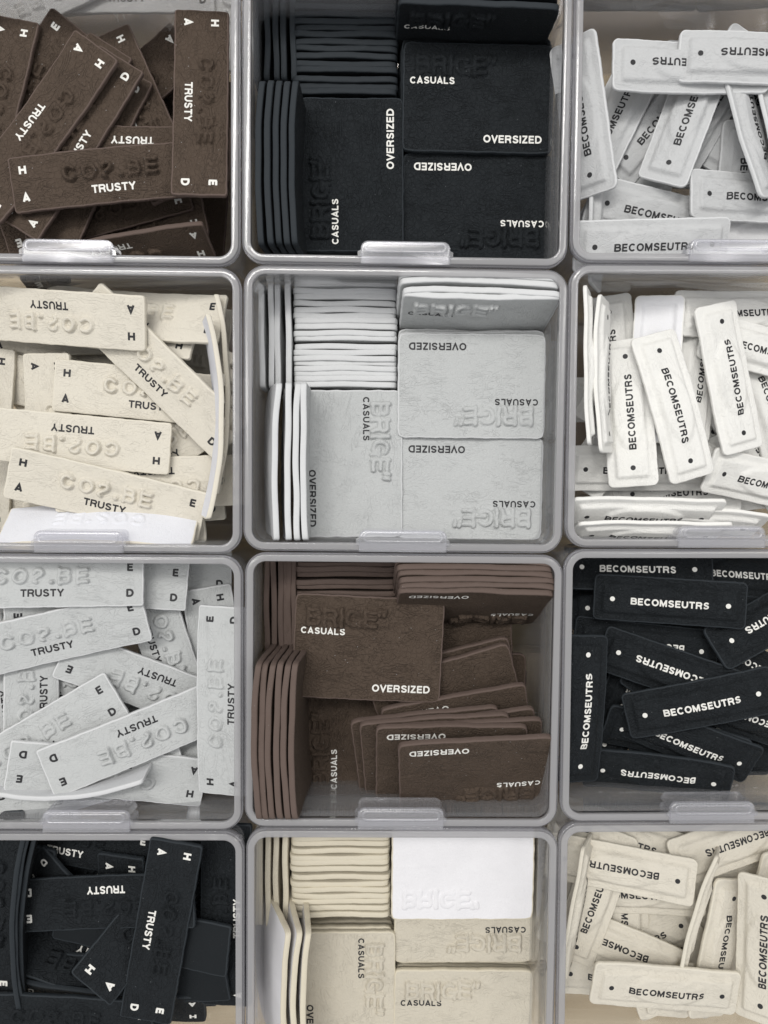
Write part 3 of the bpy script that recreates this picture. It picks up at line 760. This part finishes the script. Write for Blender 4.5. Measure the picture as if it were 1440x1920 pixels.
def edge_stack(colour, box, run, pos, other, ztop, tall, lean, what, seeds=(0, 1), lean_step=0.0, sag=0.0):
    gr = '%s card patches standing %s' % (colour, what)
    for k, p in enumerate(pos):
        px, py = (other, p) if run == 'x' else (p, other)
        side = 'from the back' if run == 'x' else 'from the left'
        stand(colour, px+rj.uniform(-1.5, 1.5)*(run == 'x'), py+rj.uniform(-1.5, 1.5)*(run == 'y'), ztop+rj.uniform(-0.7, 0.5), run, tall, lean+lean_step*k+rj.uniform(-0.35, 0.35),
              '%s card patch, %s edge %s %s' % (colour, ORD[k], side, what), gr, sag=sag if sag else rj.choice([0.0, 0.4, -0.4]), seed=k % 2, bare=True, yaw=rj.uniform(-0.35, 0.35), slope=rj.uniform(-0.4, 0.4))

# top row, middle: black
edge_stack('black', (1,1), 'y', [482, 500, 517, 533, 549], 45, -20, 50, 0, 'in the upper left stack')
edge_stack('black', (1,1), 'x', [-6, 8, 22, 35, 48, 61, 74, 88, 102, 116, 130, 144, 158, 171], 647, -20, 50, 0, 'in the upper middle stack')
stand('black', 897, -14, -1, 'x', 35, 0, 'black card patch at the very back, upright and cut by the picture edge', 'black cards standing at the back right', bare=True)
stand('black', 900, 4, -1, 'x', 35, 0, 'black card patch standing upright behind the flat ones, white words foreshortened', 'black cards standing at the back right', yaw=-1)
flat('black', 893, 178, 0, -23, 'black card patch just under the upper flat one, only its far edge showing', 'black cards lying flat', bare=True)
flat('black', 895, 189, -1.4, -20.5, 'black card patch lying flat at upper right with both white words upright', 'black cards lying flat', seed=1)
flat('black', 893, 392, 179.2, -23, 'black card patch lying flat at lower right, turned upside down', 'black cards lying flat')
flat('black', 658, 332, 90.3, -21, 'black card patch lying flat with its white words reading upwards', 'black cards lying flat')
edge_stack('black', (1,1), 'y', [483, 500, 516, 531, 546], 303, 0, 35, -3, 'in the lower left stack', sag=1.2)
# second row, middle: grey
edge_stack('grey', (1,2), 'y', [492, 506, 522, 538], 628, -19, 50, 0, 'in the upper left stack')
edge_stack('grey', (1,2), 'x', [533, 545, 557, 568, 580, 591, 602, 613, 624, 635, 647, 658, 669, 680, 690, 701, 711, 722], 647, -20, 50, 0, 'in the upper middle stack')
for k, (px, py, la) in enumerate([(899, 512, 'rearmost of the four upright ones at the back right'), (900, 524, 'second from the back of the four upright ones'), (906, 542, 'third from the back of the four upright ones')]):
    stand('grey', px, py, -0.5, 'x', 35, 13, 'grey card patch, '+la, 'grey cards standing at the back right', sag=0.9, bare=True, seed=k % 2, yaw=-1.2, upside=True)
stand('grey', 905, 555, -0.5, 'x', 35, 13, 'grey card patch foremost of the four upright ones, relief word on its face', 'grey cards standing at the back right', sag=-0.8, yaw=-0.3)
flat('grey', 881, 716, 179.4, -25, 'grey card patch two below the upper flat one, a thin edge showing', 'grey cards lying flat', bare=True)
flat('grey', 884, 720, 180.5, -23, 'grey card patch directly below the upper flat one, a thin edge showing', 'grey cards lying flat', bare=True)
flat('grey', 883, 725, 179.4, -21, 'grey card patch lying flat at upper right, words upside down', 'grey cards lying flat', seed=1)
flat('grey', 880, 915, 179.2, -23, 'grey card patch lying flat at lower right, words upside down', 'grey cards lying flat')
flat('grey', 658, 870, 270.2, -22, 'grey card patch lying flat at lower left, words reading downwards', 'grey cards lying flat')
for k, (px, ln) in enumerate([(515, 12), (539, 8), (555, 4), (568, 1.5)]):
    stand('grey', px, 866, 0, 'y', 35, ln, 'grey card patch, %s edge counted from the left, leaning in the lower left stack' % ORD[k], 'grey cards leaning at the lower left', sag=1.2 if k < 1 else 0.5, bare=True, seed=k % 2, yaw=-0.6+0.3*k)
# third row, middle: brown
edge_stack('brown', (1,3), 'y', [500, 511, 524, 533, 541, 550], 1134, -20, 50, 0, 'in the upper left stack')
edge_stack('brown', (1,3), 'x', [1046, 1057, 1068, 1079, 1090, 1102, 1112], 650, -20, 50, 0, 'in the upper middle stack')
for k, py in enumerate([1049, 1061, 1072, 1084, 1095]):
    stand('brown', 893+(-4, -3, 0, 2, 3)[k], py, -0.5, 'x', 35, 27, 'brown card patch, %s from the back among the upright ones at back right' % ORD[k], 'brown cards standing at the back right', bare=True, seed=k % 2, sag=0.5, yaw=-0.8+0.2*k)
stand('brown', 894, 1107, -0.5, 'x', 35, 27, 'brown card patch foremost of the upright ones, inverted white words on its face', 'brown cards standing at the back right', upside=True, yaw=-0.8)
flat('brown', 654, 1361, 90, -32, 'brown card patch lying deep at lower left with its words reading upwards', 'brown cards lying flat')
flat('brown', 858, 1310, 180, -39.5, 'brown card patch lying flat and deep at the right under the fan', 'brown cards lying flat')
fan = [(832, 1240, 184, -34, 6, 'highest of the fan, mostly behind the big flat one'), (838, 1302, 194, -25, 15, 'second of the fan, its corner rising at the right'),
       (842, 1318, 197, -22, 17, 'third of the fan, its pale long edge sloping up to the right'), (858, 1372, 190, -21, 24, 'fourth of the fan, inverted word just below the big flat one'),
       (800, 1402, 186, -20, 26, 'fifth of the fan, shifted to the left'), (868, 1408, 188, -19, 27, 'sixth of the fan, its corner at the right wall'),
       (815, 1409, 184, -17.5, 28, 'seventh of the fan, a narrow rim at the left'), (873, 1417, 183, -16.5, 28, 'eighth of the fan, a corner showing right of the lower words'),
       (842, 1424, 180.5, -14.5, 28, 'last but one of the fan, with its inverted word clear')]
for k, (px, py, an, z, ro, la) in enumerate(fan):
    flat('brown', px, py, an, z, 'brown card patch, '+la, 'brown cards fanned out', roll=-ro, bare=(k not in (3, 8)), seed=k % 2)
flat('brown', 887, 1446, 183, -10, 'brown card patch in front of the fan, both inverted words showing', 'brown cards fanned out', roll=-31, seed=1)
flat('brown', 774, 1227, -13, -36.5, 'brown card patch under the big flat one, its corner just poking out', 'brown cards lying flat', bare=True)
flat('brown', 690, 1214, -2.6, -13.5, 'brown card patch lying on top, biggest and fully seen, words upright', 'brown cards lying flat', sag=-0.9)
edge_stack('brown', (1,3), 'y', [476, 489, 502, 517, 531, 545], 1394, 6, 35, -3, 'in the lower left stack', sag=1.4)
# the lower cards of the flat piles, down to the box floors
for colour, spots in (('black', ((888, 188, 0, -25.5), (893, 392, 0, -25.5), (656, 332, 90, -23.5))), ('grey', ((883, 722, 0, -27.5), (880, 915, 0, -25.5), (656, 870, 90, -24.5))),
                      ('brown', ((654, 1361, 90, -34.3), (858, 1330, 0, -42))), ('beige', ((868, 1711, 0, -30.5), (867, 1900, 0, -28.5), (650, 1867, 90, -31)))):
    for sx, sy, an, z in spots:
        q = P(sx, sy, z)
        while z > -70:
            px, py = project((q[0]+rj.uniform(-0.4, 0.4), q[1]+rj.uniform(-0.4, 0.4), z))
            flat(colour, px, py, an+rj.uniform(-0.8, 0.8), z, colour+' card patch low in a flat pile, hidden by the cards on it', 'lower cards of the flat %s piles' % colour, bare=True)
            z -= 2.3
# bottom row, middle: beige
edge_stack('beige', (1,4), 'y', [489, 504, 517, 534], 1650, -20, 50, 0, 'in the upper left stack')
edge_stack('beige', (1,4), 'x', [1573, 1585, 1597, 1609, 1621, 1633, 1646, 1658, 1670, 1682, 1694, 1706, 1717], 638, -20, 50, 0, 'in the upper middle stack')
flat('beige', 868, 1711, 180, -28, 'beige card patch under the white-backed one, its words upside down', 'beige cards lying flat')
flat('beige', 867, 1900, 0, -26, 'beige card patch at lower right with its words upright, cut by the picture edge', 'beige cards lying flat')
flat('beige', 644, 1857, 270, -28.6, 'beige card patch under the lower left one, its far edge showing', 'beige cards lying flat', bare=True)
flat('beige', 650, 1867, 270, -26.5, 'beige card patch lying flat at lower left, words reading downwards', 'beige cards lying flat')
flat('beige', 868, 1634, 0, -19, 'beige card patch turned over, bright white back with a ghost of the relief word', 'beige cards lying flat', flip=True)
for k, (px, ln) in enumerate([(532, 22), (551, 13), (568, 8)]):
    stand('beige', px, 1890, -2, 'y', 35, ln, 'beige card patch, %s from the left of the leaning ones at lower left' % ORD[k], 'beige cards leaning at the lower left', sag=2.0, bare=True, seed=k % 2)
print('objects', len(bpy.data.objects))
